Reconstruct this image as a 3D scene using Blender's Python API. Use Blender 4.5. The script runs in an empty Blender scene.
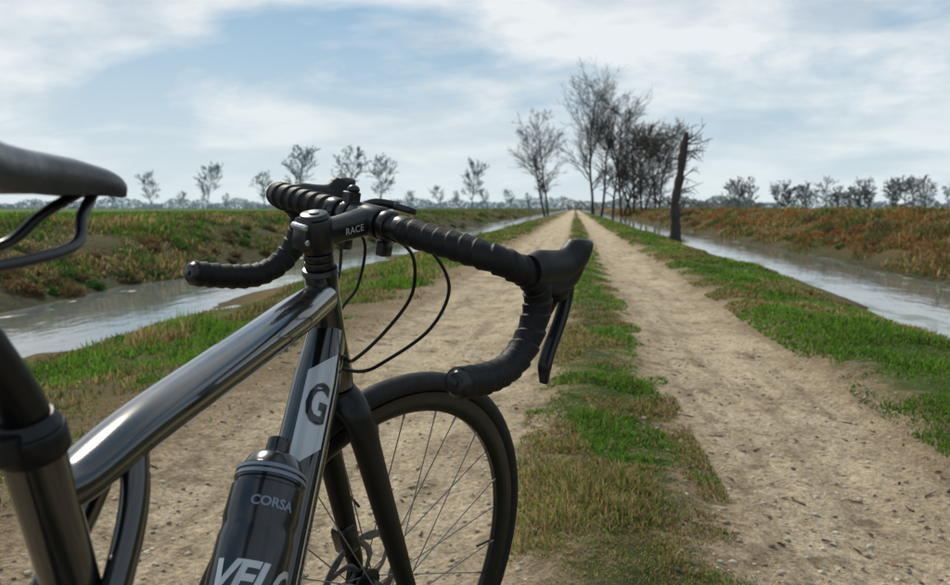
import bpy, math, random, numpy as np, itertools, bmesh
from math import *
from mathutils import Matrix, Vector
sc=bpy.context.scene
rng=np.random.default_rng(7); random.seed(7)
def V(*a): return np.array(a,float)
def nrm(v): return v/np.linalg.norm(v)
def rot(axis,a):
    axis=nrm(V(*axis));K=np.array([[0,-axis[2],axis[1]],[axis[2],0,-axis[0]],[-axis[1],axis[0],0]])
    return np.eye(3)+sin(a)*K+(1-cos(a))*K@K
# ---------------------------------------------------------------- materials
def mat(name,col=(.5,.5,.5),rough=.5,metal=0,coat=0,spec=.5,coatr=.05):
    m=bpy.data.materials.new(name);m.use_nodes=True;b=m.node_tree.nodes['Principled BSDF']
    b.inputs['Base Color'].default_value=(*col,1);b.inputs['Roughness'].default_value=rough;b.inputs['Metallic'].default_value=metal
    b.inputs['Coat Weight'].default_value=coat;b.inputs['Coat Roughness'].default_value=coatr;b.inputs['Specular IOR Level'].default_value=spec
    return m
class NT:
    def __init__(s,m): s.t=m.node_tree;s.b=s.t.nodes.get('Principled BSDF')
    def n(s,typ,**k):
        x=s.t.nodes.new(typ)
        for a,b in k.items(): setattr(x,a,b)
        return x
    def l(s,a,b): s.t.links.new(a,b)
    def math(s,op,a,b=None,clamp=False):
        x=s.n('ShaderNodeMath',operation=op,use_clamp=clamp)
        for i,v in enumerate((a,b)):
            if v is None: continue
            if hasattr(v,'links'): s.l(v,x.inputs[i])
            else: x.inputs[i].default_value=v
        return x.outputs[0]
    def mix(s,f,a,b,blend='MIX'):
        x=s.n('ShaderNodeMix',data_type='RGBA',blend_type=blend)
        for i,v in ((0,f),(6,a),(7,b)):
            if hasattr(v,'links'): s.l(v,x.inputs[i])
            else: x.inputs[i].default_value=v if i==0 else (*v,1)
        return x.outputs[2]
    def noise(s,vec,scale,detail=4,rough=.55,dist=0):
        x=s.n('ShaderNodeTexNoise');x.inputs['Scale'].default_value=scale;x.inputs['Detail'].default_value=detail;x.inputs['Roughness'].default_value=rough;x.inputs['Distortion'].default_value=dist
        if vec is not None: s.l(vec,x.inputs['Vector'])
        return x.outputs['Fac']
    def ramp(s,f,stops,interp='LINEAR'):
        x=s.n('ShaderNodeValToRGB');cr=x.color_ramp;cr.interpolation=interp
        while len(cr.elements)>1: cr.elements.remove(cr.elements[-1])
        cr.elements[0].position=stops[0][0];cr.elements[0].color=(*stops[0][1],1)
        for p,c in stops[1:]:
            e=cr.elements.new(p);e.color=(*c,1)
        s.l(f,x.inputs[0]);return x.outputs[0]
    def mr(s,f,a,b,c=0,d=1):
        x=s.n('ShaderNodeMapRange');s.l(f,x.inputs[0])
        for i,v in enumerate((a,b,c,d)): x.inputs[i+1].default_value=v
        return x.outputs[0]
    def bump(s,h,strength,dist):
        x=s.n('ShaderNodeBump');x.inputs['Strength'].default_value=strength;x.inputs['Distance'].default_value=dist;s.l(h,x.inputs['Height']);s.l(x.outputs[0],s.b.inputs['Normal'])
def noisy(m,scale,amt,bump=0,bdist=.001,rvar=0):
    t=NT(m);tc=t.n('ShaderNodeTexCoord').outputs['Object'];n=t.noise(tc,scale,5)
    base=tuple(t.b.inputs['Base Color'].default_value)[:3]
    c=t.mix(n,tuple(v*(1-amt) for v in base),tuple(min(1,v*(1+amt)) for v in base));t.l(c,t.b.inputs['Base Color'])
    if bump: t.bump(n,bump,bdist)
    if rvar:
        n2=t.noise(tc,scale*.3,3);r=t.b.inputs['Roughness'].default_value;t.l(t.mr(n2,.3,.7,max(0,r-rvar),r+rvar),t.b.inputs['Roughness'])
    return m
M_frame=noisy(mat('frame_paint',(.0055,.0057,.0065),.2,.1,1.0,.4,.05),60,.15,0,0,.04)
M_black=noisy(mat('gloss_black',(.004,.004,.005),.4,0,.10,.25,.2),40,.2,0,0,.06)
M_grey=mat('decal_grey',(.42,.44,.46),.35,.1,.6);M_white=mat('decal_white',(.75,.75,.75),.4)
M_decb=mat('decal_black',(.01,.01,.012),.3,0,.5)
M_tape=noisy(mat('bar_tape',(.0045,.0045,.005),.58,0,0,.26),420,.5,.6,.0007,.08)
M_rub=noisy(mat('hood_rubber',(.005,.005,.005),.52,0,0,.28),700,.3,.4,.0005,.05)
M_tire=noisy(mat('tyre_rubber',(.010,.010,.010),.65,0,0,.3),200,.5,.3,.0005,.1)
M_saddle=noisy(mat('saddle_cover',(.005,.005,.0055),.33,0,0,.38),500,.3,.3,.0004,.06)
M_alu=noisy(mat('aluminium',(.55,.55,.56),.3,1),80,.15,0,0,.08)
M_dalu=noisy(mat('dark_alloy',(.009,.009,.010),.33,.2),80,.2,0,0,.08)
M_spoke=mat('spoke_steel',(.22,.22,.23),.4,.85)
M_chain=noisy(mat('chain_steel',(.2,.19,.18),.4,1),150,.3)
M_bottle=noisy(mat('bottle_plastic',(.006,.007,.010),.22,0,.2),50,.2,0,0,.05);M_ring=mat('bottle_band',(.15,.18,.23),.3)
# ---------------------------------------------------------------- mesh builder
class MB:
    def __init__(s): s.v=[];s.f=[];s.m=[];s.n=0
    def add(s,v,f,mi=0):
        v=np.asarray(v,float);s.v.append(v);s.f+= [tuple(int(i)+s.n for i in q) for q in f];s.m+=[mi]*len(f);s.n+=len(v)
    def tube(s,pts,r,r2=None,seg=12,mi=0,hint=None,cap=True,closed=False,rf=None,sup=2.0):
        P=np.array(pts,float);n=len(P)
        r=np.broadcast_to(np.array(r,float),(n,)) ; r2=r if r2 is None else np.broadcast_to(np.array(r2,float),(n,))
        if closed: T=np.roll(P,-1,0)-np.roll(P,1,0)
        else: T=np.gradient(P,axis=0)
        T/=np.linalg.norm(T,axis=1)[:,None]
        N=[]
        a=V(*hint) if hint is not None else (V(0,1,0) if abs(T[0][1])<.9 else V(0,0,1))
        for i in range(n):
            if hint is None and i>0: a=N[-1]
            b=a-(a@T[i])*T[i];N.append(nrm(b))
        N=np.array(N);B=np.cross(T,N)
        th=np.arange(seg)/seg*2*pi;c,sn=np.cos(th),np.sin(th)
        if sup!=2: c=np.sign(c)*abs(c)**(2/sup);sn=np.sign(sn)*abs(sn)**(2/sup)
        vs=[]
        for i in range(n):
            k=rf(i,th) if rf else 1.0
            vs.append(P[i]+(c*r[i]*k)[:,None]*N[i]+(sn*r2[i]*k)[:,None]*B[i])
        vs=np.concatenate(vs);f=[]
        for i in range(n if closed else n-1):
            j=(i+1)%n
            for k in range(seg):
                k2=(k+1)%seg;f.append((i*seg+k,i*seg+k2,j*seg+k2,j*seg+k))
        if cap and not closed:
            f.append(tuple(range(seg-1,-1,-1)));f.append(tuple((n-1)*seg+k for k in range(seg)))
        s.add(vs,f,mi)
    def cyl(s,a,b,r,r2=None,seg=24,mi=0,bev=.0012):
        a=V(*a);b=V(*b);r2=r if r2 is None else r2;d=nrm(b-a);L=np.linalg.norm(b-a);bev=min(bev,L*.3,r*.4,r2*.4)
        h=V(0,0,1) if abs(d[2])<.9 else V(0,1,0)
        s.tube([a,a+d*bev*.301,a+d*bev,b-d*bev,b-d*bev*.3,b],[r-bev,r-bev*.3,r,r2,r2-bev*.3,r2-bev],seg=seg,mi=mi,hint=h)
    def sphere(s,c,rx,ry,rz,mi=0,R=None,nu=16,nv=10):
        v=[];f=[]
        for i in range(nv+1):
            p=pi*i/nv
            for k in range(nu):
                t=2*pi*k/nu;v.append((rx*sin(p)*cos(t),ry*sin(p)*sin(t),rz*cos(p)))
        v=np.array(v)
        if R is not None: v=v@R.T
        for i in range(nv):
            for k in range(nu): f.append((i*nu+k,(i+1)*nu+k,(i+1)*nu+(k+1)%nu,i*nu+(k+1)%nu))
        s.add(v+V(*c),f,mi)
    def box(s,c,sx,sy,sz,R=None,mi=0,bev=.15):
        v=[];
        for z,k in ((-1,1-bev),(-1+bev,1),(1-bev,1),(1,1-bev)):
            for x,y in ((-1,-1+bev),(-1+bev,-1),(1-bev,-1),(1,-1+bev),(1,1-bev),(1-bev,1),(-1+bev,1),(-1,1-bev)):
                v.append((x*k*sx/2,y*k*sy/2,z*sz/2))
        v=np.array(v);f=[]
        if R is not None: v=v@R.T
        for i in range(3):
            for k in range(8): f.append((i*8+k,i*8+(k+1)%8,(i+1)*8+(k+1)%8,(i+1)*8+k))
        f.append(tuple(range(7,-1,-1)));f.append(tuple(range(24,32)));s.add(v+V(*c),f,mi)
    def xf(s,fn):
        s.v=[np.array([fn(p) for p in a]) for a in s.v];return s
    def build(s,name,mats,parent=None,smooth=True,angle=40):
        me=bpy.data.meshes.new(name);me.from_pydata(np.concatenate(s.v).tolist(),[],s.f)
        for m in mats: me.materials.append(m)
        me.polygons.foreach_set('material_index',s.m)
        if smooth:
            me.polygons.foreach_set('use_smooth',[True]*len(s.f))
            try: me.set_sharp_from_angle(angle=radians(angle))
            except Exception: pass
        me.update()
        o=bpy.data.objects.new(name,me);sc.collection.objects.link(o)
        if parent: o.parent=parent
        return o
def smooth(pts,k=8):
    P=np.array(pts,float);P=np.vstack([2*P[0]-P[1],P,2*P[-1]-P[-2]]);o=[]
    for i in range(1,len(P)-2):
        for t in np.arange(k)/k:
            a,b,c,d=P[i-1],P[i],P[i+1],P[i+2]
            o.append(.5*(2*b+(c-a)*t+(2*a-5*b+4*c-d)*t*t+(3*b-a-3*c+d)*t**3))
    o.append(P[-2]);return np.array(o)
def textmesh(body,size,fn,mb,mi=0,bold=0,shear=0):
    c=bpy.data.curves.new('tmp','FONT');c.body=body;c.size=size;c.align_x='CENTER';c.align_y='CENTER';c.resolution_u=3;c.offset=bold;c.shear=shear
    o=bpy.data.objects.new('tmp',c);sc.collection.objects.link(o);dg=bpy.context.evaluated_depsgraph_get()
    me=bpy.data.meshes.new_from_object(o.evaluated_get(dg))
    bm=bmesh.new();bm.from_mesh(me);bmesh.ops.triangulate(bm,faces=bm.faces)
    for _ in range(2):
        es=[e for e in bm.edges if e.calc_length()>.006]
        if es: bmesh.ops.subdivide_edges(bm,edges=es,cuts=1)
    v=[fn(p.co.x,p.co.y) for p in bm.verts];bm.verts.index_update();f=[[q.index for q in a.verts] for a in bm.faces];bm.free()
    bpy.data.objects.remove(o);mb.add(v,f,mi)
# ---------------------------------------------------------------- camera (road axis = +Y)
f_px=806.5;h=.905;p=atan(84.5/f_px);yaw=atan(100/f_px*cos(p))
fw=V(-sin(yaw)*cos(p),cos(yaw)*cos(p),-sin(p));rt=V(cos(yaw),sin(yaw),0);up=np.cross(rt,fw)
cd=bpy.data.cameras.new('camera');cam=bpy.data.objects.new('camera',cd);sc.collection.objects.link(cam);sc.camera=cam
mw=Matrix.Identity(4)
for i in range(3):
    mw[i][0]=rt[i];mw[i][1]=up[i];mw[i][2]=-fw[i]
mw[2][3]=h;cam.matrix_world=mw
cd.sensor_width=36;cd.lens=f_px/950*36;cd.clip_start=.02;cd.clip_end=8000
cd.dof.use_dof=True;cd.dof.focus_distance=1.08;cd.dof.aperture_fstop=9.5
# ---------------------------------------------------------------- bicycle
bike=bpy.data.objects.new('road_bicycle',None);sc.collection.objects.link(bike)
bx,by,psi,roll,steer=-.3107,.1238,radians(.26),radians(.51),radians(31.54)
W=rot([0,0,1],pi/2-psi)@rot([1,0,0],roll)
m4=Matrix.Identity(4)
for i in range(3):
    for j in range(3): m4[i][j]=W[i][j]
m4[0][3]=bx;m4[1][3]=by;bike.matrix_world=m4
HA=radians(73);u=V(-cos(HA),0,sin(HA));pf=V(sin(HA),0,cos(HA));ax=V(1.0,0,.34);A=ax-.045*pf;Rs=rot(u,-steer)
S=lambda q:A+Rs@(V(*q)-A)
HT=.154;crown=A+.37*u;ht=crown+HT*u
stk=.0276;sL=.085;sang=radians(13.9)
clamp=ht+(stk+.02)*u+sL*V(cos(sang),0,sin(sang))
tilt=radians(-9.1)
BB=V(.4365,0,.285);sd=nrm(V(-.296,0,.955));stop_=BB+sd*((.776-.285)/.955)
fr=MB()
fr.tube([crown+.004*u,crown+.02*u,crown+.06*u,crown+(HT-.02)*u,crown+HT*u],[.026,.0265,.023,.0195,.0205],[.027,.027,.025,.021,.021],seg=28,hint=(0,1,0))
tt0=ht-.030*u;tt1=stop_-sd*.037
tp=smooth([tt0,tt0*.75+tt1*.25,tt0*.45+tt1*.55,tt0*.2+tt1*.8,tt1+V(.03,0,-.001),tt1+V(-.0,0,-.003)],8)
n=len(tp);w=np.interp(np.linspace(0,1,n),[0,.15,.5,.85,1],[.019,.0235,.022,.018,.016]);h2=np.interp(np.linspace(0,1,n),[0,.1,.5,.85,1],[.022,.0205,.017,.014,.014])
fr.tube(tp,w,h2,seg=28,hint=(0,1,0),sup=2.3)
d0=crown+.072*u;dt=lambda t:d0+(BB-d0)*t
DW=lambda t:np.interp(t,[0,.12,.5,1],[.022,.027,.028,.032]);DH=lambda t:np.interp(t,[0,.12,.5,1],[.03,.030,.027,.026])
ts=np.linspace(0,1,20)
fr.tube([dt(t) for t in ts],DW(ts),DH(ts),seg=32,hint=(0,1,0),sup=2.4)
fr.tube([BB,BB+sd*.1,BB+sd*.4,stop_-sd*.03,stop_],[.03,.019,.0165,.017,.017],[.026,.019,.0165,.017,.017],seg=24,hint=(0,1,0))
fr.cyl(BB+V(0,-.043,0),BB+V(0,.043,0),.026)
sj=tt1*.84+tt0*.16
for sgn in (-1,1):
    fr.tube(smooth([sj+V(0,sgn*.008,-.004),sj+V(-.025,sgn*.018,-.05),tt1+V(-.015,sgn*.029,-.12),tt1+V(-.10,sgn*.044,-.22),V(.0,sgn*.064,.35)],8),.0085,.013,seg=14,hint=(0,1,0))
    fr.tube(smooth([BB+V(-.01,sgn*.028,0),BB+V(-.12,sgn*.045,.012),V(.12,sgn*.06,.315),V(0,sgn*.066,.34)],8),.009,.014,seg=12,hint=(0,1,0))
    fr.box(V(0,sgn*.066,.343),.035,.007,.05)
fr.build('frame',[M_frame],bike)
ddir=nrm(BB-d0);dl=np.linalg.norm(BB-d0);nside=V(0,-1,0);nup=nrm(np.cross(ddir,nside))
if nup[2]<0:nup=-nup
def onDT(L,th,off=.0008):
    t=L/dl;c,s_=cos(th),sin(th);e=2/2.4
    return dt(t)+nside*(DW(t)+off)*np.sign(c)*abs(c)**e+nup*(DH(t)+off)*np.sign(s_)*abs(s_)**e
dc=MB()
def patch(L0,L1,t0,t1,mi,off,nL=16,nT=10,skew=0):
    v=[];f=[]
    for i in range(nL+1):
        for j in range(nT+1): v.append(onDT(L0+(L1-L0)*i/nL+skew*(j/nT-.5),t0+(t1-t0)*j/nT,off))
    for i in range(nL):
        for j in range(nT): f.append((i*(nT+1)+j,i*(nT+1)+j+1,(i+1)*(nT+1)+j+1,(i+1)*(nT+1)+j))
    dc.add(v,f,mi)
patch(.050,.17,.42,1.62,0,.0008,skew=.03)
patch(.04,.30,.18,.25,0,.0008)
textmesh('G',.068,lambda x,y:onDT(.108-y,1.02-x*20,.0016),dc,1,bold=.002)
textmesh('RACE CARBON',.018,lambda x,y:onDT(.30-x,-.2+y*30,.0016),dc,0)
dc.build('frame_decals',[M_grey,M_decb],bike,smooth=False)
fk=MB()
fk.tube([crown-.03*u,crown-.012*u,crown],[.02,.027,.0265],seg=24,hint=(0,1,0))
ca_=crown-.05*u
for sgn in (-1,1):
    ln=lambda q:(1-q)*(ca_+V(.006,sgn*.040,0))+q*(ax+V(0,sgn*.056,.02))
    P=smooth([crown-.010*u+V(0,sgn*.010,0),crown-.024*u+V(.003,sgn*.030,0),ln(0.02),ln(.3),ln(.6),ln(.85),ln(1),ax+V(0,sgn*.056,-.004)],6)
    n=len(P);q=np.linspace(0,1,n);fk.tube(P,np.interp(q,[0,.15,.6,1],[.016,.0125,.010,.007]),np.interp(q,[0,.15,.6,1],[.026,.023,.017,.012]),seg=18,hint=(0,1,0))
    fk.box(ax+V(0,sgn*.056,0),.026,.010,.032)
fk.xf(S).build('fork',[M_black],bike)
hs=MB()
hs.cyl(ht,ht+.007*u,.0225,.021);z=.008
for k in range(2):
    hs.cyl(ht+z*u,ht+(z+.0085)*u,.0178);z+=.0095
b0=ht+stk*u
hs.cyl(b0,b0+.041*u,.0195,.0195,seg=28,bev=.003)
hs.cyl(b0+.041*u,b0+.047*u,.0175,.016,mi=1);hs.cyl(b0+.047*u,b0+.0495*u,.006,mi=2)
sdv=nrm(clamp-(b0+.02*u))
hs.tube([b0+.02*u,b0+.02*u+sdv*.03,clamp-sdv*.02,clamp],[.017,.0145,.0165,.022],[.019,.0155,.0165,.019],seg=20,hint=(0,1,0),sup=2.6)
hs.cyl(clamp+V(0,-.024,0),clamp+V(0,.024,0),.0205,seg=24,bev=.002)
for sy in(-1,1):
    for sz in (-1,1): hs.cyl(clamp+V(.015,sy*.016,sz*.014),clamp+V(.024,sy*.016,sz*.014),.0035,seg=8,mi=2)
for zz in (.012,.03): hs.cyl(b0+zz*u+V(-.024,-.012,0),b0+zz*u+V(-.024,.012,0),.0038,seg=8,mi=2)
hs.box(b0+.021*u+V(-.02,0,0),.012,.022,.036,mi=0)
sup_=nrm(np.cross(sdv,V(0,-1,0)));sup_=sup_ if sup_[2]>0 else -sup_
textmesh('RACE',.012,lambda x,y:b0+.02*u+sdv*(.044+x)+V(0,-.0185,0)+sup_*y,hs,3)
hs.xf(S).build('stem',[M_dalu,M_dalu,M_alu,M_grey],bike)
RB=rot([1,0,0],radians(2.2))
def Bv(x,y,z):
    return clamp+RB@V(x*cos(tilt)-z*sin(tilt),y,x*sin(tilt)+z*cos(tilt))
BW={-1:.213,1:.208};EX={-1:.0,1:-.02}
def barpath(sg):
    bw=BW[sg];e=EX[sg]
    return smooth([Bv(x,sg*y,z) for x,y,z in [(0,0,0),(0,.04,0),(0,.09,.0),(.001,.14,0),(.008,bw-.025,-.001),(.03,bw-.006,-.004),(.058,bw,-.009),(.08,bw+.003,-.025),(.086,bw+.006,-.055),(.076,bw+.009,-.090),(.048,bw+.012,-.117),(.005,bw+.015,-.130),(-.05+e,bw+.018,-.136)]],14)
hb=MB();tpb=MB()
for sg in(-1,1):
    P=barpath(sg);L=np.concatenate([[0],np.cumsum(np.linalg.norm(np.diff(P,axis=0),axis=1))])
    hb.tube(P[:40],np.interp(L[:40],[0,.035,.06,.3],[.0159,.0159,.0125,.0125]),seg=20)
    l0=.058;LL=np.arange(l0,L[-1]-.004,.0012);Q=np.array([np.interp(LL,L,P[:,k]) for k in range(3)]).T
    rad=np.interp(LL,[l0,l0+.004,L[-1]],[.0148,.0158,.0160])
    wob=np.cumsum(rng.normal(0,.0014,len(LL)))
    def rf(i,th,LL=LL,sg=sg,wob=wob):
        ph=((LL[i]+wob[i]*.25)/.0180+sg*th/(2*pi))%1.0
        return .95+.20*np.clip(ph/.12,0,1)*(1-ph*.85)+.012*np.sin(LL[i]*90+th*2)
    tpb.tube(Q,rad,seg=32,rf=rf)
    t=nrm(Q[6]-Q[0]);tpb.cyl(Q[0]-t*.007,Q[0]+t*.010,.0172,seg=24,mi=1)
    e=Q[-1];t=nrm(Q[-1]-Q[-4]);tpb.cyl(e-t*.002,e+t*.006,.0168,.0125,seg=24,mi=1,bev=.002);tpb.cyl(e+t*.006,e+t*.008,.0035,seg=10,mi=1)
hb.xf(S).build('handlebar',[M_dalu],bike)
tpb.xf(S).build('bar_tape',[M_tape,M_dalu,M_alu],bike,angle=70)
for sg,nm in((-1,'right'),(1,'left')):
    y=sg*(BW[sg]+.003);hd=MB()
    P=smooth([Bv(.050,y,-.004),Bv(.070,y,.002),Bv(.098,y,.007),Bv(.122,y,.014),Bv(.138,y,.028),Bv(.145,y,.043),Bv(.144,y,.051)],7);n=len(P);q=np.linspace(0,1,n)
    hd.tube(P,np.interp(q,[0,.15,.5,.75,.92,1],[.0165,.0175,.016,.0165,.0145,.007]),np.interp(q,[0,.15,.45,.7,.92,1],[.019,.0225,.021,.022,.0175,.009]),seg=24,hint=(0,1,0))
    P=smooth([Bv(.083,y,-.006),Bv(.114,y,-.008),Bv(.136,y,.004),Bv(.142,y,.022)],6)
    hd.tube(P,.0142,.018,seg=20,hint=(0,1,0))
    hd.sphere(Bv(.126,y,-.014),.017,.0135,.018)
    hd.xf(S).build('brake_hood_'+nm,[M_rub],bike)
    lv=MB();P=smooth([Bv(.134,y,.0),Bv(.147,y,-.016),Bv(.147,y+sg*.002,-.05),Bv(.139,y+sg*.004,-.088),Bv(.136,y+sg*.006,-.112),Bv(.144,y+sg*.007,-.132)],8);n=len(P);q=np.linspace(0,1,n)
    lv.tube(P,np.interp(q,[0,.2,.8,1],[.008,.0085,.0095,.006]),np.interp(q,[0,.3,1],[.009,.006,.0045]),seg=16,hint=(0,1,0),sup=2.6)
    P=smooth([Bv(.126,y,-.014),Bv(.128,y-sg*.008,-.045),Bv(.120,y-sg*.012,-.072)],7)
    lv.tube(P,.0075,.0035,seg=12,hint=(0,1,0));lv.cyl(Bv(.138,y-.010,-.006),Bv(.138,y+.010,-.006),.004,mi=1,seg=12)
    lv.xf(S).build('brake_lever_'+nm,[M_dalu,M_alu],bike)
mt=MB()
for y in(.034,-.034): mt.cyl(Bv(0,y-.006,0),Bv(0,y+.006,0),.0195,seg=20,bev=.002);mt.cyl(Bv(.014,y,-.022),Bv(.014,y,-.010),.004,seg=10,mi=1)
mt.tube(smooth([Bv(.012,.034,.012),Bv(.035,.03,.024),Bv(.055,.008,.028)],5),.004,.006,seg=10)
mt.cyl(Bv(.058,0,.022),Bv(.058,0,.031),.017,.0165,seg=24)
mt.box(Bv(.004,-.034,-.028),.018,.012,.018);mt.box(Bv(.0,.034,-.030),.016,.012,.022);mt.box(Bv(-.008,.02,-.033),.014,.01,.02)
mt.box(Bv(-.004,.036,.022),.02,.014,.014);mt.sphere(Bv(-.004,.036,.032),.008,.008,.006,mi=0)
mt.xf(S).build('computer_mount',[M_dalu,M_alu],bike)
cb=MB()
def cable(pts,r=.0023,mi=0): cb.tube(smooth(pts,12),r,seg=8,mi=mi)
Sx=lambda x,y,z:S(Bv(x,y,z))
cable([Sx(.010,-.06,-.008),Sx(.035,-.088,-.018),Sx(.06,-.105,-.055),Sx(.056,-.095,-.11),Sx(.03,-.06,-.165),S(crown+.03*u+V(.02,-.035,0)),onDT(.04,-.3,-.004)])
cable([Sx(.008,-.05,-.012),Sx(.025,-.066,-.03),Sx(.04,-.066,-.075),Sx(.030,-.048,-.13),S(crown+.045*u+V(.012,-.03,0)),onDT(.03,.0,.001),onDT(.06,.05,-.004)])
cable([Sx(.008,.06,-.012),Sx(.025,.065,-.03),Sx(.03,.055,-.08),Sx(.0,.035,-.125),onDT(.03,pi+.1,.003),onDT(.08,pi,-.004)])
cable([Sx(.008,.05,-.012),Sx(.045,.04,-.03),Sx(.06,.045,-.09),Sx(.045,.05,-.14),S(crown-.04*u+V(.026,.048,0)),S(crown-.15*u+V(.024,.062,0)),S(ax+V(-.0,.066,.11))],.0022)
cb.build('brake_cables',[M_black],bike)
def wheel(name,ctr,front):
    w=MB();R=.3245
    t=np.linspace(0,2*pi,97)[:-1]
    C=np.array([ctr+R*V(cos(a),0,sin(a)) for a in t]);w.tube(C,.0145,.0148,seg=18,hint=(0,1,0),closed=True,mi=0)
    prof=[(.312,-.0115),(.312,.0115),(.300,.0125),(.288,.010),(.281,.004),(.281,-.004),(.288,-.010),(.300,-.0125)]
    v=[];f=[];k=len(prof)
    for a in t:
        for r,y in prof: v.append(ctr+V(r*cos(a),y,r*sin(a)))
    for i in range(96):
        j=(i+1)%96
        for q in range(k): f.append((i*k+q,i*k+(q+1)%k,j*k+(q+1)%k,j*k+q))
    w.add(v,f,1)
    for k in range(28):
        side=1 if k%2 else -1;a=2*pi*k/28;off=radians(38)*(1 if (k//2)%2 else -1)
        h0=ctr+V(.021*cos(a+off),side*.027,.021*sin(a+off));h1=ctr+V(.284*cos(a),side*.003,.284*sin(a));w.tube([h0,h1],.001,seg=5,mi=2,cap=False)
        h2=h1+nrm(h0-h1)*.014;w.tube([h1,h2],.0018,seg=6,mi=2,cap=False)
    w.cyl(ctr+V(0,-.032,0),ctr+V(0,.032,0),.013,mi=1);
    for y in(-.027,.027): w.cyl(ctr+V(0,y-.002,0),ctr+V(0,y+.002,0),.025,mi=1)
    w.cyl(ctr+V(0,-.062,0),ctr+V(0,.064,0),.008,mi=1);w.cyl(ctr+V(0,-.066,0),ctr+V(0,-.061,0),.010,mi=3)
    w.tube([ctr+V(.281,0,0)*1,ctr+V(.238,0,0)],.0022,seg=6,mi=1)
    y=.042;v=[];f=[];N=96
    for i in range(N):
        a=2*pi*i/N;ri=.0665+.0022*sin(a*12)
        for r,yy in((ri,y-.0009),(.080,y-.0009),(.080,y+.0009),(ri,y+.0009)): v.append(ctr+V(r*cos(a),yy,r*sin(a)))
    for i in range(N):
        j=(i+1)%N
        for q in range(4): f.append((i*4+q,i*4+(q+1)%4,j*4+(q+1)%4,j*4+q))
    w.add(v,f,4)
    for k in range(6):
        a=2*pi*k/6;w.tube(smooth([ctr+V(.02*cos(a),y,.02*sin(a)),ctr+V(.045*cos(a+.25),y,.045*sin(a+.25)),ctr+V(.069*cos(a+.7),y,.069*sin(a+.7))],5),.0009,.005,seg=8,hint=(0,1,0),mi=4)
    for k in range(36):
        a=2*pi*k/36;r=.0705+.005*(k%3)/2;w.cyl(ctr+V(r*cos(a),y-.0013,r*sin(a)),ctr+V(r*cos(a),y+.0013,r*sin(a)),.0018,seg=6,mi=1)
    w.cyl(ctr+V(0,y-.004,0),ctr+V(0,y+.004,0),.021,mi=1)
    if front: w.xf(S)
    else:
        for k in range(9):
            w.cyl(ctr+V(0,-.022-.0037*k-.0016,0),ctr+V(0,-.022-.0037*k,0),.052-.0042*k,seg=36,mi=5,bev=.0004)
    return w.build(name,[M_tire,M_dalu,M_spoke,M_alu,M_spoke,M_chain],bike)
wheel('front_wheel',ax,True);wheel('rear_wheel',V(0,0,.34),False)
cal=MB()
cal.box(ax+V(-.035,.052,.075),.03,.026,.052,R=rot([0,1,0],radians(-25)),bev=.25);cal.cyl(ax+V(-.035,.05,.075),ax+V(-.035,.07,.075),.012,mi=1)
cal.xf(S).build('disc_caliper',[M_dalu,M_alu],bike)
ck=MB()
for R_,y in((.105,-.046),(.078,-.040)):
    t=np.linspace(0,2*pi,97)[:-1]
    ck.tube([BB+V((R_+.002*(i%2))*cos(a),y,(R_+.002*(i%2))*sin(a)) for i,a in enumerate(t)],.0012,.006,seg=8,hint=(0,1,0),closed=True,mi=1)
for k in range(4):
    a=radians(45+90*k);ck.tube([BB+V(0,-.046,0),BB+V(.1*cos(a),-.046,.1*sin(a))],.004,.010,seg=8,hint=(0,1,0))
ca=radians(-70)
for sg in(-1,1):
    d=V(cos(ca),0,sin(ca))*(1 if sg<0 else -1)
    e=BB+d*.172+V(0,sg*.072,0);ck.tube([BB+V(0,sg*.056,0),BB+d*.08+V(0,sg*.062,0),e],[.010,.008,.008],[.019,.013,.012],seg=14,hint=(0,1,0),sup=2.6)
    ck.cyl(BB+V(0,sg*.046,0),BB+V(0,sg*.066,0),.02);ck.cyl(e,e+V(0,sg*.03,0),.006,mi=1);ck.box(e+V(0,sg*.055,0),.085,.058,.018,bev=.3)
t=np.linspace(radians(80),radians(280),20);r=np.linspace(radians(80),radians(-80),20)
ch=[V(0,-.040,.34)+V(.04*cos(a),0,.04*sin(a)) for a in t]
ch2=[BB+V(.107*cos(a),-.046,.107*sin(a)) for a in r]
ck.tube(np.array(ch2+ch[::-1]),.0025,.0035,seg=6,hint=(0,1,0),closed=True,mi=1)
ck.build('crankset',[M_dalu,M_chain],bike)
rd=MB();rd.tube([V(.0,-.06,.31),V(.02,-.06,.27),V(.03,-.055,.20)],.008,.012,seg=10,hint=(0,1,0));rd.cyl(V(.012,-.062,.265),V(.012,-.052,.265),.018);rd.cyl(V(.035,-.062,.195),V(.035,-.052,.195),.018);rd.build('rear_derailleur',[M_dalu],bike)
sp=MB();st=stop_+sd*.098+V(-.034,0,0)
sp.tube(smooth([stop_-sd*.1,stop_,stop_+sd*.02,stop_+sd*.055+V(-.014,0,0),st],5),.0137,seg=24,hint=(0,1,0));sp.cyl(stop_-sd*.010,stop_+sd*.008,.0205,seg=28,bev=.003);sp.box(stop_+V(-.024,0,.0),.014,.018,.016)
sp.tube([stop_+sd*.008,stop_+sd*.015],[.019,.0155],seg=24)
sp.box(st+V(0,0,.004),.042,.03,.016,bev=.3);sp.cyl(st+V(0,-.028,.002),st+V(0,.028,.002),.006)
sp.build('seatpost',[M_black],bike)
sdl=MB()
X=np.linspace(.104,.378,41);u_=(X-.104)/.274
HWid=np.interp(u_,[0,.02,.05,.12,.28,.45,.62,.8,.92,.97,.99,1],[.030,.046,.057,.069,.066,.044,.027,.020,.0175,.0145,.010,.003])
ZT=np.interp(u_,[0,.06,.2,.4,.6,.8,.92,.97,.99,1],[.952,.964,.967,.963,.960,.957,.953,.950,.946,.940])-.022
DEP=np.interp(u_,[0,.1,.4,.7,.94,.985,1],[.014,.026,.028,.024,.019,.013,.005])
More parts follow.
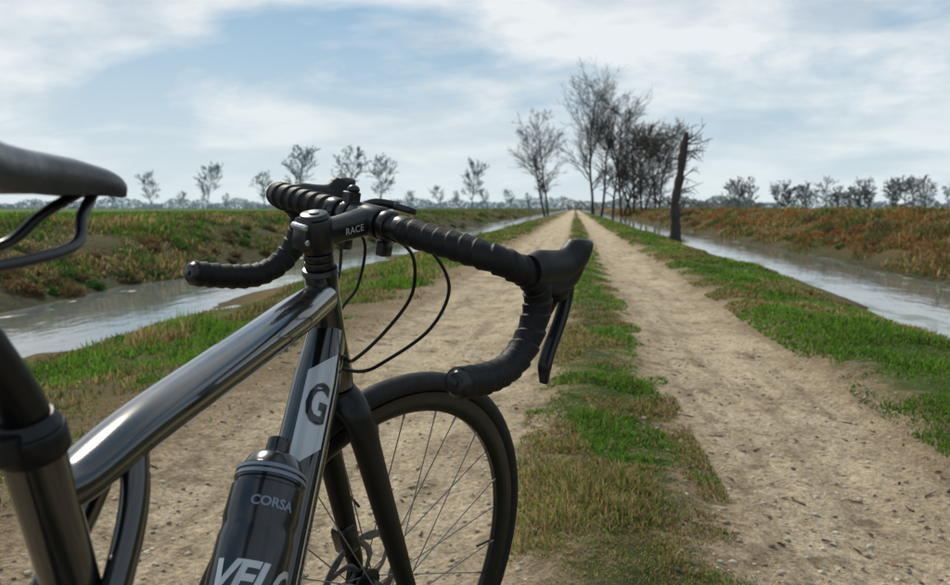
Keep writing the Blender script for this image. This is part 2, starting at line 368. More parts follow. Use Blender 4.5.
v=[];K=25
for x,wd,zt,dp in zip(X,HWid,ZT,DEP):
    for k in range(K):
        q=k/(K-1)*2-1;a=abs(q)
        if a<.7: yy=wd*(a/.7)*.93;zz=zt-.006*(a/.7)**2.2
        else: b=(a-.7)/.3;yy=wd*(.93+.07*sin(min(1,b*2)*pi/2)-.10*max(0,b-.3));zz=zt-.006-(dp-.006)*b**1.15
        v.append((x,yy*(1 if q>0 else -1),zz))
f=[]
for i in range(len(X)-1):
    for k in range(K-1): f.append((i*K+k,(i+1)*K+k,(i+1)*K+k+1,i*K+k+1))
off=len(v)
for x,wd,zt,dp in zip(X,HWid,ZT,DEP):
    for k in range(7):
        q=k/6*2-1;v.append((x,wd*.93*q,zt-dp+.006*(1-q*q)))
for i in range(len(X)-1):
    for k in range(6): f.append((off+i*7+k,off+i*7+k+1,off+(i+1)*7+k+1,off+(i+1)*7+k))
sdl.add(v,f,0)
for sg in(-1,1):
    sdl.tube(smooth([V(.346,sg*.005,.914),V(.322,sg*.013,.901),V(.296,sg*.022,.883),V(.215,sg*.022,.876),V(.17,sg*.024,.881),V(.126,sg*.03,.917)],7),.0034,seg=10,mi=1)
sdl.build('saddle',[M_saddle,M_dalu],bike,angle=75)
bt=MB();L0=.190
def onB(L,off): return d0+ddir*L+bn*off
bn=nup;bo=.027+.0368+.006
prof=[(0,.0),(0.0005,.012),(.014,.0125),(.017,.0115),(.020,.022),(.024,.027),(.034,.031),(.036,.0345),(.050,.0352),(.051,.0335),(.054,.0335),(.056,.0362),(.088,.0368),(.094,.0352),(.100,.0352),(.107,.0368),(.200,.0365),(.207,.033),(.2075,0.0)]
bt.tube([onB(L0-.02+a,bo) for a,_ in prof],[max(r,1e-4) for _,r in prof],seg=40,hint=(0,1,0))
for z0 in (.0375,.0435): bt.tube([onB(L0-.02+z0+a,bo) for a in(0,.0004,.0036,.004)],[.0353,.0358,.0360,.0355],seg=40,hint=(0,1,0),mi=1,cap=False)
def onCyl(L,th,r=.0374): return onB(L0-.02+L,bo)+r*(nside*cos(th)+bn*sin(th))
textmesh('CORSA',.013,lambda x,y:onCyl(.077-y,-x/.037+1.0),bt,1,bold=.0004)
textmesh('VELO',.042,lambda x,y:onCyl(.150-y,-x/.037*.9+1.0),bt,2,bold=.0015,shear=.3)
bt.build('water_bottle',[M_bottle,M_ring,M_grey],bike,angle=35)
cg=MB()
for sg in(-1,1): cg.tube(smooth([onB(L0+.185,.03)+V(0,sg*.01,0),onB(L0+.175,.05)+V(0,sg*.036,0),onB(L0+.16,bo)+V(0,sg*.040,0),onB(L0+.155,bo+.03)+V(0,sg*.026,0),onB(L0+.155,bo+.040)],6),.003,seg=8)
cg.tube([onB(L0+.03,.031),onB(L0+.185,.031)],.009,.003,seg=10,hint=(0,1,0));cg.build('bottle_cage',[M_black],bike)
# ---------------------------------------------------------------- terrain
T=np.random.default_rng(3).random((256,256))
def vn(x,y,sd=0):
    x=np.asarray(x,float)+sd*17.3;y=np.asarray(y,float)+sd*31.7;xi=np.floor(x).astype(int);yi=np.floor(y).astype(int);fx=x-xi;fy=y-yi;fx=fx*fx*(3-2*fx);fy=fy*fy*(3-2*fy)
    g=lambda a,b:T[a%256,b%256]
    return (g(xi,yi)*(1-fx)+g(xi+1,yi)*fx)*(1-fy)+(g(xi,yi+1)*(1-fx)+g(xi+1,yi+1)*fx)*fy
def fbm(x,y,sd=0,o=4): return sum(vn(x*2**k,y*2**k,sd+k)/2**k for k in range(o))/sum(1/2**k for k in range(o))
WL=-.44
SP=[-3000,-60,-17,-11.0,-9.3,-7.5,-6.8,-5.9,-4.8,-3.1,-2.6,-1.7,-1.3,-.8,-.3,-.05,.1,.25,.4,.9,1.3,1.65,2.4,2.7,3.8,4.5,5.6,6.6,7.5,9,10.8,14,40,3000]
ZP=[0,.28,.54,.60,.30,WL,-.8,-.8,WL,-.10,-.03,.03,-.02,-.055,-.01,.02,.03,.02,-.005,-.06,-.055,.03,.01,-.04,WL,-.8,-.8,WL,-.08,.40,.74,.70,.55,.2]
def G(s,r):
    s=np.asarray(s,float);r=np.asarray(r,float)
    bm=np.clip((abs(s)-2.2)/1.2,0,1)*np.clip((30-abs(s))/15,0,1)
    s2=s+bm*.8*(fbm(r*.35,s*.2,5,3)-.5)
    z=np.interp(s2,SP,ZP)
    bank=np.clip((abs(s)-1.7)/1.0,0,1)*np.clip((25-abs(s))/10,0,1)
    z=z+bank*.22*(fbm(s*1.3,r*1.1,2,4)-.5)+.05*(fbm(s*2.5,r*1.6,9,4)-.5)
    near=np.clip(1-abs(s)/6,0,1);z=z+near*.030*(fbm(s*11,r*10,4,4)-.5)
    return z
def geo(a,b,st,g):
    o=[a]
    while o[-1]<b: st*=g;o.append(o[-1]+st)
    return o
sr=list(np.arange(0,3.0,.026));sr+=geo(sr[-1],3000,.05,1.07)[1:]
sx=np.array([-q for q in sr[:0:-1]]+sr)
ry=np.array(list(np.arange(-6,1,.15))+list(np.arange(1,6,.026))+geo(6,4000,.03,1.035)[1:])
SS,RR=np.meshgrid(sx,ry);ZZ=G(SS,RR)
far=np.clip((RR-600)/600,0,1);ZZ=ZZ*(1-far)
def gridmesh(name,X,Y,Z,m):
    nr,nc=X.shape;me=bpy.data.meshes.new(name);me.vertices.add(nr*nc);me.vertices.foreach_set('co',np.stack([X,Y,Z],-1).astype(np.float32).ravel())
    i=np.arange((nr-1)*(nc-1));a=(i//(nc-1))*nc+i%(nc-1);q=np.stack([a,a+1,a+nc+1,a+nc],1).astype(np.int32)
    me.loops.add(q.size);me.loops.foreach_set('vertex_index',q.ravel());me.polygons.add(len(q));me.polygons.foreach_set('loop_start',np.arange(0,q.size,4,dtype=np.int32));me.polygons.foreach_set('use_smooth',np.ones(len(q),bool))
    me.update(calc_edges=True);me.materials.append(m);o=bpy.data.objects.new(name,me);sc.collection.objects.link(o);return o
GM=bpy.data.materials.new('ground');GM.use_nodes=True;t=NT(GM);t.b.inputs['Roughness'].default_value=.95;t.b.inputs['Specular IOR Level'].default_value=.15
pos=t.n('ShaderNodeTexCoord').outputs['Object'];sep=t.n('ShaderNodeSeparateXYZ');t.l(pos,sep.inputs[0]);X_=sep.outputs[0]
n1=t.noise(pos,1.3,6,.65);n2=t.noise(pos,9,6,.7);n3=t.noise(pos,55,6,.75);n4=t.noise(pos,.35,4);n5=t.noise(pos,3.2,6,.7)
mp=t.n('ShaderNodeMapping');mp.inputs['Scale'].default_value=(5,.45,1);t.l(pos,mp.inputs[0]);n6=t.noise(mp.outputs[0],1.2,5,.6)
warp=t.math('ADD',t.math('MULTIPLY',t.math('SUBTRACT',n1,.5),.7),t.math('MULTIPLY',t.math('SUBTRACT',n2,.5),.7))
sw=t.math('ADD',X_,warp);fac=t.mr(sw,-16,16)
q=lambda s:(s+16)/32
DIRT=(.72,.575,.385);DIRT2=(.38,.275,.165);GR=(.07,.13,.02);GRd=(.045,.085,.018);DRY=(.23,.155,.07);MUD=(.05,.045,.025);RUST=(.18,.085,.035)
ra=t.ramp(fac,[(0,(.07,.15,.025)),(q(-12.2),(.06,.14,.02)),(q(-11),(.045,.075,.018)),(q(-8.8),(.07,.06,.025)),(q(-7.6),MUD),(q(-5.2),MUD),(q(-4.4),DRY),(q(-3.2),GR),(q(-2.2),DRY),(q(-1.55),DIRT2),(q(-1.25),DIRT),(q(-.35),DIRT),(q(-.05),DIRT2),(q(.08),GRd),(q(.24),GRd),(q(.36),DIRT2),(q(.62),DIRT),(q(1.15),DIRT),(q(1.5),DIRT2),(q(1.72),GR),(q(2.9),GR),(q(3.4),DRY),(q(4.0),MUD),(q(6.5),MUD),(q(7.0),(.08,.07,.03)),(q(7.6),RUST),(q(9.8),(.15,.09,.04)),(q(11.2),(.10,.10,.035)),(1,(.12,.13,.04))])
patchc=t.mix(t.mr(n4,.35,.65),GRd,DRY)
isdirt=t.ramp(fac,[(0,(1,1,1)),(q(-1.8),(1,1,1)),(q(-1.5),(0,0,0)),(q(-.08),(0,0,0)),(q(.06),(1,1,1)),(q(.25),(1,1,1)),(q(.42),(0,0,0)),(q(1.5),(0,0,0)),(q(1.7),(1,1,1)),(1,(1,1,1))])
g1=t.math('MULTIPLY',isdirt,t.mr(n2,.42,.6,0,.6),True)
col=t.mix(g1,ra,patchc)
dd=t.math('SUBTRACT',1.0,isdirt)
col=t.mix(t.math('MULTIPLY',dd,t.mr(n1,.46,.64,0,.5)),col,(.40,.29,.18))
col=t.mix(t.math('MULTIPLY',dd,t.mr(n5,.52,.67,0,.7)),col,(.27,.185,.11))
col=t.mix(t.math('MULTIPLY',dd,t.mr(n6,.50,.66,0,.55)),col,(.29,.205,.125))
col=t.mix(t.mr(n3,.36,.64,.0,1),t.mix(1.0,col,(.52,.52,.52),'MULTIPLY'),t.mix(1.0,col,(1.28,1.28,1.28),'MULTIPLY'))
col=t.mix(t.math('MULTIPLY',dd,t.mr(n2,.36,.46,.55,0)),col,(.14,.10,.062))
vor=t.n('ShaderNodeTexVoronoi');vor.inputs['Scale'].default_value=38;t.l(pos,vor.inputs['Vector'])
vm=t.math('MULTIPLY',t.mr(vor.outputs['Distance'],.16,.24,1,0),t.mr(n2,.45,.6,.1,1))
col=t.mix(t.math('MULTIPLY',dd,t.math('MULTIPLY',vm,.5)),col,(.55,.47,.37))
t.l(col,t.b.inputs['Base Color'])
hh=t.math('ADD',t.math('MULTIPLY',n3,.8),t.math('ADD',t.math('MULTIPLY',n2,2.2),t.math('MULTIPLY',vm,.35)))
t.bump(hh,.9,.04)
gridmesh('ground',SS,RR,ZZ,GM)
def watermat(nm,sc1):
    WM=mat(nm,(.045,.05,.035),.04,0,0,1.0);t=NT(WM);t.b.inputs['IOR'].default_value=2.1
    pos=t.n('ShaderNodeTexCoord').outputs['Object'];mp=t.n('ShaderNodeMapping');mp.inputs['Scale'].default_value=(1,.4,1);t.l(pos,mp.inputs[0])
    a=t.noise(mp.outputs[0],sc1,5,.55,.3);b=t.noise(mp.outputs[0],.9,5,.6)
    t.l(t.mr(b,.57,.63,.02,.35),t.b.inputs['Roughness']);t.l(t.mix(t.mr(b,.55,.62),(.15,.16,.155),(.08,.10,.04)),t.b.inputs['Base Color']);t.bump(a,.2,.03);return WM
wm=watermat('water',3.6)
ry2=np.array(geo(-8,900,.5,1.06))
for s0,s1 in((-8.6,-4.2),(3.3,7.5)):
    xs=np.linspace(s0,s1,9);a,b=np.meshgrid(xs,ry2);gridmesh('canal_water',a,b,np.full(a.shape,WL),wm)
# ---------------------------------------------------------------- vegetation
def vegmat(nm,rough=.7):
    m=bpy.data.materials.new(nm);m.use_nodes=True;t=NT(m);a=t.n('ShaderNodeAttribute');a.attribute_name='Col'
    t.l(a.outputs['Color'],t.b.inputs['Base Color']);t.b.inputs['Roughness'].default_value=rough;t.b.inputs['Specular IOR Level'].default_value=.25
    tr=t.n('ShaderNodeBsdfTranslucent');t.l(a.outputs['Color'],tr.inputs[0]);mx=t.n('ShaderNodeMixShader');mx.inputs[0].default_value=.35
    out=[n for n in t.t.nodes if n.type=='OUTPUT_MATERIAL'][0];t.l(t.b.outputs[0],mx.inputs[1]);t.l(tr.outputs[0],mx.inputs[2]);t.l(mx.outputs[0],out.inputs[0]);return m
VM=vegmat('grass_blades')
def rawmesh(name,v,faces_flat,sizes,col,m):
    me=bpy.data.meshes.new(name);me.vertices.add(len(v));me.vertices.foreach_set('co',v.astype(np.float32).ravel())
    me.loops.add(len(faces_flat));me.loops.foreach_set('vertex_index',faces_flat.astype(np.int32));me.polygons.add(len(sizes));me.polygons.foreach_set('loop_start',np.concatenate([[0],np.cumsum(sizes)[:-1]]).astype(np.int32))
    me.update(calc_edges=True)
    if col is not None:
        at=me.color_attributes.new('Col','FLOAT_COLOR','POINT');at.data.foreach_set('color',np.hstack([col,np.ones((len(col),1))]).astype(np.float32).ravel())
    me.materials.append(m);o=bpy.data.objects.new(name,me);sc.collection.objects.link(o);return o
def blades(name,s,r,hgt,wid,col,bend=.6,m=VM):
    n=len(s);z=G(s,r)-.004;a=rng.random(n)*2*pi;d=rng.random(n)*2*pi;b=hgt*bend*rng.random(n)*1.8
    base=np.stack([s,r,z],1);side=np.stack([np.cos(a),np.sin(a),0*a],1)*(wid/2)[:,None];bd=np.stack([np.cos(d),np.sin(d),0*d],1)
    mid=base+bd*(b*.35)[:,None]+np.array([0,0,1])*(hgt*.55)[:,None];tip=base+bd*b[:,None]+np.array([0,0,1])*(hgt*(1-.3*(b/np.maximum(hgt,1e-6))**2))[:,None]
    v=np.stack([base-side,base+side,mid+side*.8,mid-side*.8,tip],1).reshape(-1,3)
    i=np.arange(n)*5;f=np.stack([i,i+1,i+2,i+3,i+3,i+2,i+4],1).ravel();sz=np.tile([4,3],n)
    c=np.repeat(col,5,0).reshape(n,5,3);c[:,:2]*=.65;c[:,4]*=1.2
    return rawmesh(name,v,f,sz,c.reshape(-1,3),m)
def pick(n,cols,w,var=.3):
    k=rng.choice(len(cols),n,p=np.array(w)/sum(w));c=np.array(cols)[k];return np.clip(c*(1+var*(rng.random((n,1))*2-1)),0,1)
def sampr(n,r0,r1,pw=1.3):
    x=rng.random(n);a=1-pw
    if abs(a)<1e-6: return r0*(r1/r0)**x
    return (r0**a+x*(r1**a-r0**a))**(1/a)
g_br=(.14,.27,.022);g_md=(.095,.19,.02);g_dk=(.045,.10,.014);g_ol=(.12,.13,.03);g_dr=(.38,.28,.12);g_br2=(.22,.13,.055)
def zone(name,n,s0,s1,r0,r1,hmin,hmax,cols,w,thr=.45,sc_=3,pw=1.4,wk=.0016,drycl=.3,eb=.30,sd=21,soft=.10,wmin=.0024):
    s=rng.uniform(s0,s1,n);r=sampr(n,r0,r1,pw)
    edge=np.clip(np.minimum(s-s0,s1-s)/(.25*(s1-s0)),0,1)
    cl=fbm(s*sc_,r*sc_*.8,sd,4);k=(cl+edge*eb-eb*.6)>thr+soft*(rng.random(n)-.5);s=s[k];r=r[k];cl=cl[k];e2=edge[k];n=len(s)
    dst=np.hypot(s,r);hg=rng.uniform(hmin,hmax,n)*(.45+1.3*np.clip((cl-thr)*4,0,1))*(.5+.5*e2)
    wd=np.clip(wk*dst,wmin,.06)*rng.uniform(.7,1.5,n)
    c=pick(n,cols,w);dry=fbm(s*1.1,r*.9,44,3);dm=(dry>.64-drycl*.3)&(rng.random(n)<.8);c[dm]=pick(dm.sum(),[g_dr,g_br2,g_ol],[2,1,1])
    tone=.6+.8*fbm(s*.9+5,r*.6,61,4);c=c*tone[:,None]
    return blades(name,s,r,hg,wd,c)
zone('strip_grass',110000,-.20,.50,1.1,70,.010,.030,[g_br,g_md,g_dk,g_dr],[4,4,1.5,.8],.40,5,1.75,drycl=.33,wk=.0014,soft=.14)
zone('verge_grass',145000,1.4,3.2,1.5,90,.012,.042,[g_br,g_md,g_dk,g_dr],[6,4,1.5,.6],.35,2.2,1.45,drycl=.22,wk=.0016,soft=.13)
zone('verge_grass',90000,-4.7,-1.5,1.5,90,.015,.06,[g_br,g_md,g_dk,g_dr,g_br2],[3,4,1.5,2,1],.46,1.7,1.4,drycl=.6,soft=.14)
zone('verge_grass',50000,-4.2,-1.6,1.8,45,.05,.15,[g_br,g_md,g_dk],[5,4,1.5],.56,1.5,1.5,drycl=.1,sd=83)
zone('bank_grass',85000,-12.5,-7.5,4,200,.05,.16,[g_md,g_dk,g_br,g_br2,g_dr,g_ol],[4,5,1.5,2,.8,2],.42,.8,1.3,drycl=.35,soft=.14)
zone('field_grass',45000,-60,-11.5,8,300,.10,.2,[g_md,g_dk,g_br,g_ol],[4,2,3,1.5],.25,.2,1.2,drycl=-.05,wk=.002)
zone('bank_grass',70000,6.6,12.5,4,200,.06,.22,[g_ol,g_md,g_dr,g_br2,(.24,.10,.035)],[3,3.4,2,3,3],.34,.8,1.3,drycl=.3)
zone('field_grass',20000,12,50,8,300,.08,.2,[g_ol,g_md,g_dr],[4,4,2],.3,.2,1.2,drycl=.1,wk=.002)
def brush(name,cs,cr,rad,cols,w,per=260,lf=.045):
    vs=[];cl=[]
    for s0,r0,R_,ci in zip(cs,cr,rad,rng.choice(len(cols),len(cs),p=np.array(w)/sum(w))):
        d=rng.normal(size=(per,3));d/=np.linalg.norm(d,axis=1)[:,None];rr=R_*rng.random(per)**.45*(.7+.5*fbm(d[:,0]*2+s0,d[:,1]*2+r0,3,2))
        P=d*rr[:,None]*np.array([1.2,1.2,.75]);P[:,2]=abs(P[:,2]);P+=np.array([s0,r0,float(G(s0,r0))-.03])
        l=lf*(1+np.hypot(s0,r0)/45)*rng.uniform(.5,1.5,per);a=rng.normal(size=(per,3));a/=np.linalg.norm(a,axis=1)[:,None];b=rng.normal(size=(per,3));b/=np.linalg.norm(b,axis=1)[:,None]
        vs.append(np.stack([P-a*l[:,None],P+b*(l*.45)[:,None],P+a*l[:,None]],1).reshape(-1,3))
        c=np.array(cols[ci])*(1+.5*(rng.random((per,1))*2-1));cl.append(np.repeat(np.clip(c,0,1),3,0))
    v=np.concatenate(vs);n=len(v)//3;return rawmesh(name,v,np.arange(len(v)),np.full(n,3),np.concatenate(cl),VM)
n=540;brush('bank_brush',rng.uniform(7.2,10.4,n),sampr(n,5,160,1.5),rng.uniform(.15,.5,n),[(.33,.15,.045),(.24,.14,.055),(.08,.12,.025),(.32,.21,.09),(.24,.095,.04),(.10,.075,.04)],[3,2.5,3,2,2,1.5])
n=170;brush('bank_brush',rng.uniform(-9.4,-7.6,n),sampr(n,5,120,1.5),rng.uniform(.10,.26,n),[(.11,.08,.035),(.05,.10,.02),(.16,.10,.045)],[1.6,1.2,1])
n=150;brush('verge_weeds',-1.8-rng.random(n)**1.1*2.4,sampr(n,2.2,25,1.6),rng.uniform(.04,.14,n),[(.12,.25,.02),(.07,.16,.02),(.15,.24,.03),(.2,.15,.07)],[3,2,2,2],per=170,lf=.016)
# ---------------------------------------------------------------- stones & twigs
ico=[];ph=(1+5**.5)/2
for a in(-1,1):
    for b in(-ph,ph): ico+= [(0,a,b),(a,b,0),(b,0,a)]
ico=np.array(ico);ico/=np.linalg.norm(ico[0])
dm=np.linalg.norm(ico[:,None]-ico[None],axis=2);el=np.sort(dm[0])[1]*1.05
ifc=[]
for a,b,c in itertools.combinations(range(12),3):
    if dm[a,b]<el and dm[b,c]<el and dm[a,c]<el:
        ifc.append((a,b,c) if np.dot(np.cross(ico[b]-ico[a],ico[c]-ico[a]),ico[a])>0 else (a,c,b))
ifc=np.array(ifc)
n=12000;s=np.where(rng.random(n)<.5,rng.uniform(-1.9,-.02,n),rng.uniform(.26,1.9,n));r=sampr(n,1.2,22,1.6);sz=.0018+.009*rng.random(n)**5
v=ico[None]*(sz[:,None]*rng.uniform(.6,1.4,(n,12)))[:,:,None]*np.array([1,1,.6]);v+=np.stack([s,r,G(s,r)+sz*.15],1)[:,None]
c=pick(n,[(.44,.37,.28),(.30,.23,.155),(.48,.43,.36),(.17,.13,.09)],[3,3,.6,1.8]);VS=mat('stone',(.4,.35,.3),.85);t=NT(VS);a=t.n('ShaderNodeAttribute');a.attribute_name='Col';t.l(a.outputs['Color'],t.b.inputs['Base Color'])
rawmesh('gravel',v.reshape(-1,3),(ifc[None]+np.arange(n)[:,None,None]*12).reshape(-1),np.full(n*20,3),np.repeat(c,12,0),VS)
tw=MB()
for k in range(110):
    s0=random.uniform(.5,2.4) if k%3 else random.uniform(-2,-.3);r0=random.uniform(1.6,6);a=random.uniform(0,pi);L=random.uniform(.015,.07);P=[]
    for j in range(5):
        x=s0+cos(a)*L*j/4+random.uniform(-1,1)*L*.05;y=r0+sin(a)*L*j/4+random.uniform(-1,1)*L*.05;P.append((x,y,float(G(x,y))+.004))
    tw.tube(P,[.0032,.003,.0026,.002,.001],seg=5)
tw.build('scattered_twigs',[noisy(mat('twig_bark',(.07,.045,.03),.9),90,.4)])
n=420;s=rng.uniform(.3,2.6,n);s[::4]=rng.uniform(-2.5,-.2,len(s[::4]));r=sampr(n,1.3,9,1.4);l=rng.uniform(.006,.018,n);a=rng.random(n)*2*pi
P=np.stack([s,r,G(s,r)+.004],1);dv=np.stack([np.cos(a),np.sin(a),.25*rng.normal(size=n)],1)*l[:,None];ev=np.stack([-np.sin(a),np.cos(a),.4*rng.normal(size=n)],1)*(l*.45)[:,None]
rawmesh('fallen_leaves',np.stack([P-dv,P+ev+[0,0,.003],P+dv,P-ev],1).reshape(-1,3),np.arange(4*n),np.full(n,4),np.repeat(pick(n,[(.12,.07,.04),(.25,.16,.08),(.06,.04,.03)],[3,1,2]),4,0),VM)
# ---------------------------------------------------------------- trees
def tubes_np(segs,seg=3):
    P0=np.array([a[0] for a in segs]);P1=np.array([a[1] for a in segs]);R0=np.array([a[2] for a in segs]);R1=np.array([a[3] for a in segs])
    T_=P1-P0;T_/=np.linalg.norm(T_,axis=1)[:,None]+1e-9;hN=np.where(abs(T_[:,2:3])<.9,np.array([[0,0,1.]]),np.array([[1.,0,0]]));N=np.cross(T_,hN);N/=np.linalg.norm(N,axis=1)[:,None];B=np.cross(T_,N)
    th=np.arange(seg)/seg*2*pi;ring=lambda P,R:P[:,None]+R[:,None,None]*(np.cos(th)[None,:,None]*N[:,None]+np.sin(th)[None,:,None]*B[:,None])
    v=np.concatenate([ring(P0,R0),ring(P1,R1)],1).reshape(-1,3);n=len(segs);i=np.arange(n)[:,None]*2*seg;k=np.arange(seg)[None];k2=(k+1)%seg
    return v,np.stack([i+k,i+k2,i+seg+k2,i+seg+k],2).reshape(-1)
def tree(seed,H,width=.3,lean=0,stems=1,tw_r=.012,low=.22,dens=1.0,lv=3,peak=.45,rad=None,asc=.75):
    R=random.Random(seed);segs=[];tips=[]
    def walk(q,d,L,r0,r1,k,wob,lift):
        pts=[q];ds=[d]
        for j in range(k):
            d=nrm(d+V(R.gauss(0,wob),R.gauss(0,wob),R.gauss(0,wob*.6)+lift));q2=q+d*L/k
            segs.append((q,q2,max(tw_r,r0+(r1-r0)*j/k),max(tw_r,r0+(r1-r0)*(j+1)/k)));q=q2;pts.append(q);ds.append(d)
        return pts,ds
    def branch(q,d,L,r,lev):
        k=4 if lev<2 else 3;pts,ds=walk(q,d,L,r,r*.35,k,.16,.05)
        if lev>=lv: tips.append(pts[-1]);return
        nb=int(R.uniform(5,8)*dens) if lev==1 else int(R.uniform(4,6)*dens)
        for i in range(max(2,nb)):
            t=R.uniform(.2,1);j=min(k-1,int(t*k));qq=pts[j]+(pts[j+1]-pts[j])*(t*k-j);a=R.uniform(0,2*pi);dd=ds[j+1];hh=V(cos(a),sin(a),R.uniform(-.3,.5));hh=nrm(hh-(hh@dd)*dd);an=R.uniform(.35,.95)
            branch(qq,nrm(dd*cos(an)+hh*sin(an)),L*R.uniform(.38,.62)*(1.15-.5*t),r*(1-.6*t)*.55,lev+1)
    for sN in range(stems):
        a=2*pi*sN/stems+R.random();d=nrm(V(lean+.13*(stems>1)*cos(a),.13*(stems>1)*sin(a),1));hs_=H*(1 if sN==0 else R.uniform(.75,.95));K=12
        pts,ds=walk(V(.25*(stems>1)*cos(a),.25*(stems>1)*sin(a),-.2),d,hs_,rad or H*.0135,H*.0015,K,.055,.02)
        nb=int(26*dens)
        for i in range(nb):
            t=low+(1-low)*((i+R.random())/nb);j=min(K-1,int(t*K));qq=pts[j]+(pts[j+1]-pts[j])*(t*K-j)
            x=(t-low)/(1-low);prof=(x/peak)**.6 if x<peak else ((1-x)/(1-peak))**.55;a=R.uniform(0,2*pi);el=R.uniform(asc-.25,asc+.25)
            branch(qq,V(cos(a)*cos(el),sin(a)*cos(el),sin(el)),H*width*(.25+.85*prof)*R.uniform(.65,1.2),H*.0062*(1.1-t)+.012,1)
    v,f=tubes_np(segs);zz=v[:,2].max();v*=H/zz;return v,f,np.array(tips)*H/zz
def barkmat(nm,c): return noisy(mat(nm,c,.9,0,0,.2),1.5,.35)
BK=barkmat('bark',(.055,.047,.043));BKm=barkmat('bark_hazy',(.12,.135,.145));BKf=barkmat('bark_far_hazy',(.19,.25,.28))  # distant barks: aerial haze painted in as a paler, bluer base colour
LF=barkmat('withered_leaves',(.10,.072,.05))
def puttree(name,dat,loc,m,rz=0,scl=1,me=None,leaf=None):
    if me is None:
        v,f,tips=dat;sizes=np.full(len(f)//4,4);nl=0
        if leaf:
            k,ls,zmax=leaf;tt=tips[tips[:,2]<zmax];tt=tt[rng.integers(0,len(tt),k)]+rng.normal(0,.3,(k,3));a=rng.normal(size=(k,3));a/=np.linalg.norm(a,axis=1)[:,None];b=rng.normal(size=(k,3));b/=np.linalg.norm(b,axis=1)[:,None]
            v2=np.stack([tt-a*ls,tt+b*ls*.6,tt+a*ls],1).reshape(-1,3);f=np.concatenate([f,np.arange(len(v2))+len(v)]);sizes=np.concatenate([sizes,np.full(k,3)]);v=np.vstack([v,v2]);nl=k
        o=rawmesh(name,v,f,sizes,None,m)
        if nl:
            o.data.materials.append(LF);mi=np.zeros(len(sizes),int);mi[-nl:]=1;o.data.polygons.foreach_set('material_index',mi)
    else: o=bpy.data.objects.new(name,me);sc.collection.objects.link(o)
    o.location=loc;o.rotation_euler[2]=rz;o.scale=(scl,)*3;return o
def place(xi,d,dz=0):
    a=(xi-475)/f_px
    v=fw+rt*a;v=v/v[1];return V(v[0]*d,d,float(G(v[0]*d,d))-.05+dz)
puttree('bare_tree',tree(11,15.5,.34,-.10,2,.017,.22,1.1),place(546,118),BK)
puttree('bare_tree',tree(21,22,.42,-.03,1,.018,.2,1.2),place(592,118),BK)
puttree('bare_tree',tree(27,21,.42,.0,1,.018,.22,1.15),place(600,126),BK,2)
puttree('bare_tree',tree(35,18.5,.40,.03,1,.017,.2,1.1),place(611,124),BK,1)
puttree('bare_tree',tree(44,17.5,.40,.05,2,.016,.18,1.05),place(621,120),BK,2)
puttree('bare_tree',tree(48,14,.42,.03,2,.018,.12,1.05),place(631,114),BK,2,leaf=(900,.12,9))
puttree('bare_tree',tree(52,13.0,.40,.06,2,.018,.10,1.1),place(642,112),BK,leaf=(2800,.12,10))
puttree('bare_tree',tree(63,11.5,.40,.05,2,.018,.08,1.1),place(655,105),BK,leaf=(2800,.11,10))
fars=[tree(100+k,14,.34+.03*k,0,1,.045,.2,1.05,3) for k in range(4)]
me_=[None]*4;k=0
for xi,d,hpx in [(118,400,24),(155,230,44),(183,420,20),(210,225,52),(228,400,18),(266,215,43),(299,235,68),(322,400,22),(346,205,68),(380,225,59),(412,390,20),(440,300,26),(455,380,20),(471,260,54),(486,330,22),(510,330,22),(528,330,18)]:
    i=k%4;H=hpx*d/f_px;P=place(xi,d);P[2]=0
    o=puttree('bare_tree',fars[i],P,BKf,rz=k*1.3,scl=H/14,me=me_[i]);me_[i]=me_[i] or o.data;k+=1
def row(name,items,m,d0,seed):
    vv=[];ff=[];o=0;R=random.Random(seed)
    for xi,hpx in items:
        d=d0*R.uniform(.9,1.15);v,f,_=tree(R.randint(0,9999),hpx*d/f_px,.38,0,R.choice([1,2]),.075,.10,.75,3,asc=.7);P=place(xi,d);P[2]=0
        v=v+P;vv.append(v);ff.append(f+o);o+=len(v)
    v=np.concatenate(vv);f=np.concatenate(ff);rawmesh(name,v,f,np.full(len(f)//4,4),None,m)
R=random.Random(5)
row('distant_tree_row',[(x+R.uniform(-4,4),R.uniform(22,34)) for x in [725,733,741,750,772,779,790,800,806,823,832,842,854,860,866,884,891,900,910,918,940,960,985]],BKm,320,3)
def hedge(name,x0,x1,d,hpx,colr,n):
    xi=rng.uniform(x0,x1,n);P=np.array([place(a,d*(1+.05*random.random())) for a in xi]);hm=hpx*d/f_px*(.25+1.5*fbm(xi*.05,xi*0,77,4)**1.3);P[:,2]=rng.random(n)**1.2*hm
    l=.7*d/300;a=rng.normal(size=(n,3));a/=np.linalg.norm(a,axis=1)[:,None];b=rng.normal(size=(n,3));b/=np.linalg.norm(b,axis=1)[:,None]
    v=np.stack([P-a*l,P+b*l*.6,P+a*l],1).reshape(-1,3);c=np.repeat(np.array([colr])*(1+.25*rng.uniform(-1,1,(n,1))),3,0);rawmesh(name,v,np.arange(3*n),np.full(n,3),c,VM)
hedge('distant_hedgerow',-250,560,520,10,(.25,.33,.37),18000)  # hedgerow colours include painted distance haze, paler and bluer further off
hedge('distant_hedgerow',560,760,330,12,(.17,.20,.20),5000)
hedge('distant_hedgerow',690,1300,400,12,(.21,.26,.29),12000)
R=random.Random(4);P0=place(673,27);P0[2]-=.15
dtk=MB();P=smooth([V(0,0,-.1),V(.03,0,.6),V(.0,.05,1.5),V(.14,.05,2.4),V(.20,.0,3.1),V(.30,0,3.75)],6);n=len(P)
dtk.tube(P,np.interp(np.linspace(0,1,n),[0,.1,.5,.85,1],[.27,.17,.13,.13,.06])*(1+.18*rng.uniform(-1,1,n)),seg=10)
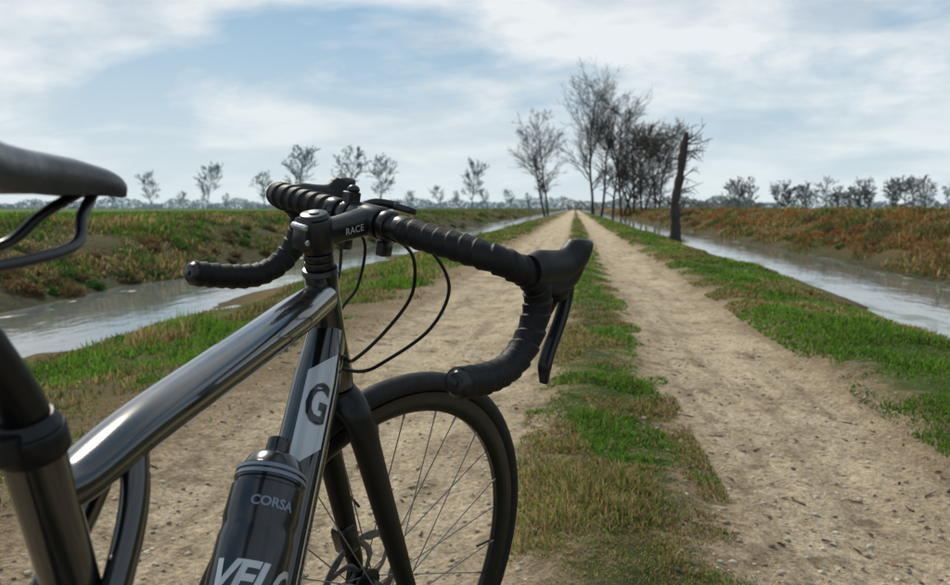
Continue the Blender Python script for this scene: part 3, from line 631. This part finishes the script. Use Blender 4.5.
for k in range(34):
    z=R.uniform(.9,3.6);b=np.array([np.interp(z,P[:,2],P[:,j]) for j in range(3)]);a=R.uniform(-1.2,1.2);L=R.uniform(.25,.95);d=V(cos(a),sin(a),R.uniform(-.2,.7))
    if R.random()<.25: d[0]*=-1
    q=smooth([b,b+d*L*.5,b+d*L+V(0,0,R.uniform(-.25,.2))],3);dtk.tube(q,np.linspace(.024,.008,len(q)),seg=4)
    for e in (q[3],q[4],q[5]): dtk.tube([e,e+V(R.uniform(-.1,.3),R.uniform(-.2,.2),R.uniform(-.25,.3))],[.010,.005],seg=4)
o=dtk.build('dead_tree_trunk',[BK]);o.location=P0
brush('verge_shrub',[P0[0]-.1,P0[0]+.2],[P0[1],P0[1]+.5],[.3,.35],[(.10,.08,.04)],[1],per=300,lf=.03)
# ---------------------------------------------------------------- light
az=radians(-38);el_=radians(42)
sunv=V(sin(az)*cos(el_),cos(az)*cos(el_),sin(el_))
sl=bpy.data.lights.new('sun','SUN');sl.energy=3.3;sl.angle=radians(8);sl.color=(1,.92,.79);so=bpy.data.objects.new('sun',sl);sc.collection.objects.link(so)
so.rotation_euler=Vector(sunv).to_track_quat('Z','Y').to_euler()
w=bpy.data.worlds.new('World');sc.world=w;w.use_nodes=True;t=NT(w);bg=w.node_tree.nodes['Background'];bg.inputs['Strength'].default_value=.1
sky=t.n('ShaderNodeTexSky',sky_type='NISHITA',sun_disc=False,sun_elevation=el_,sun_rotation=az,air_density=1.2,dust_density=1.5,ozone_density=2)
g=t.n('ShaderNodeTexCoord').outputs['Generated'];sp_=t.n('ShaderNodeSeparateXYZ');t.l(g,sp_.inputs[0]);z=t.math('MAXIMUM',sp_.outputs[2],0)
zz=t.math('ADD',z,.24);cx=t.math('DIVIDE',sp_.outputs[0],zz);cy=t.math('DIVIDE',sp_.outputs[1],zz)
cv=t.n('ShaderNodeCombineXYZ');t.l(t.math('MULTIPLY',cx,-1.0),cv.inputs[0]);t.l(t.math('MULTIPLY',cy,1.2),cv.inputs[1]);cv.inputs[2].default_value=5.3
c1=t.noise(cv.outputs[0],1.25,8,.53,.3);c2=t.noise(cv.outputs[0],2.4,7,.53,.2)
cov=t.mr(c1,.42,.535,.0,.97)
shade=t.mr(c2,.37,.60);cc=t.mix(shade,(4.7,5.7,6.7),(8.6,8.9,9.1))
blue=t.mix(.8,sky.outputs[0],(1.8,3.9,6.0))
s1=t.mix(cov,blue,cc);hz=t.mr(z,.0,.30,1,0);hz=t.math('POWER',hz,1.4)
s2=t.mix(t.math('MULTIPLY',hz,.92),s1,(7.4,8.3,8.6))
t.l(s2,bg.inputs['Color'])
sc.view_settings.view_transform='Standard';sc.view_settings.look='None';sc.view_settings.exposure=0
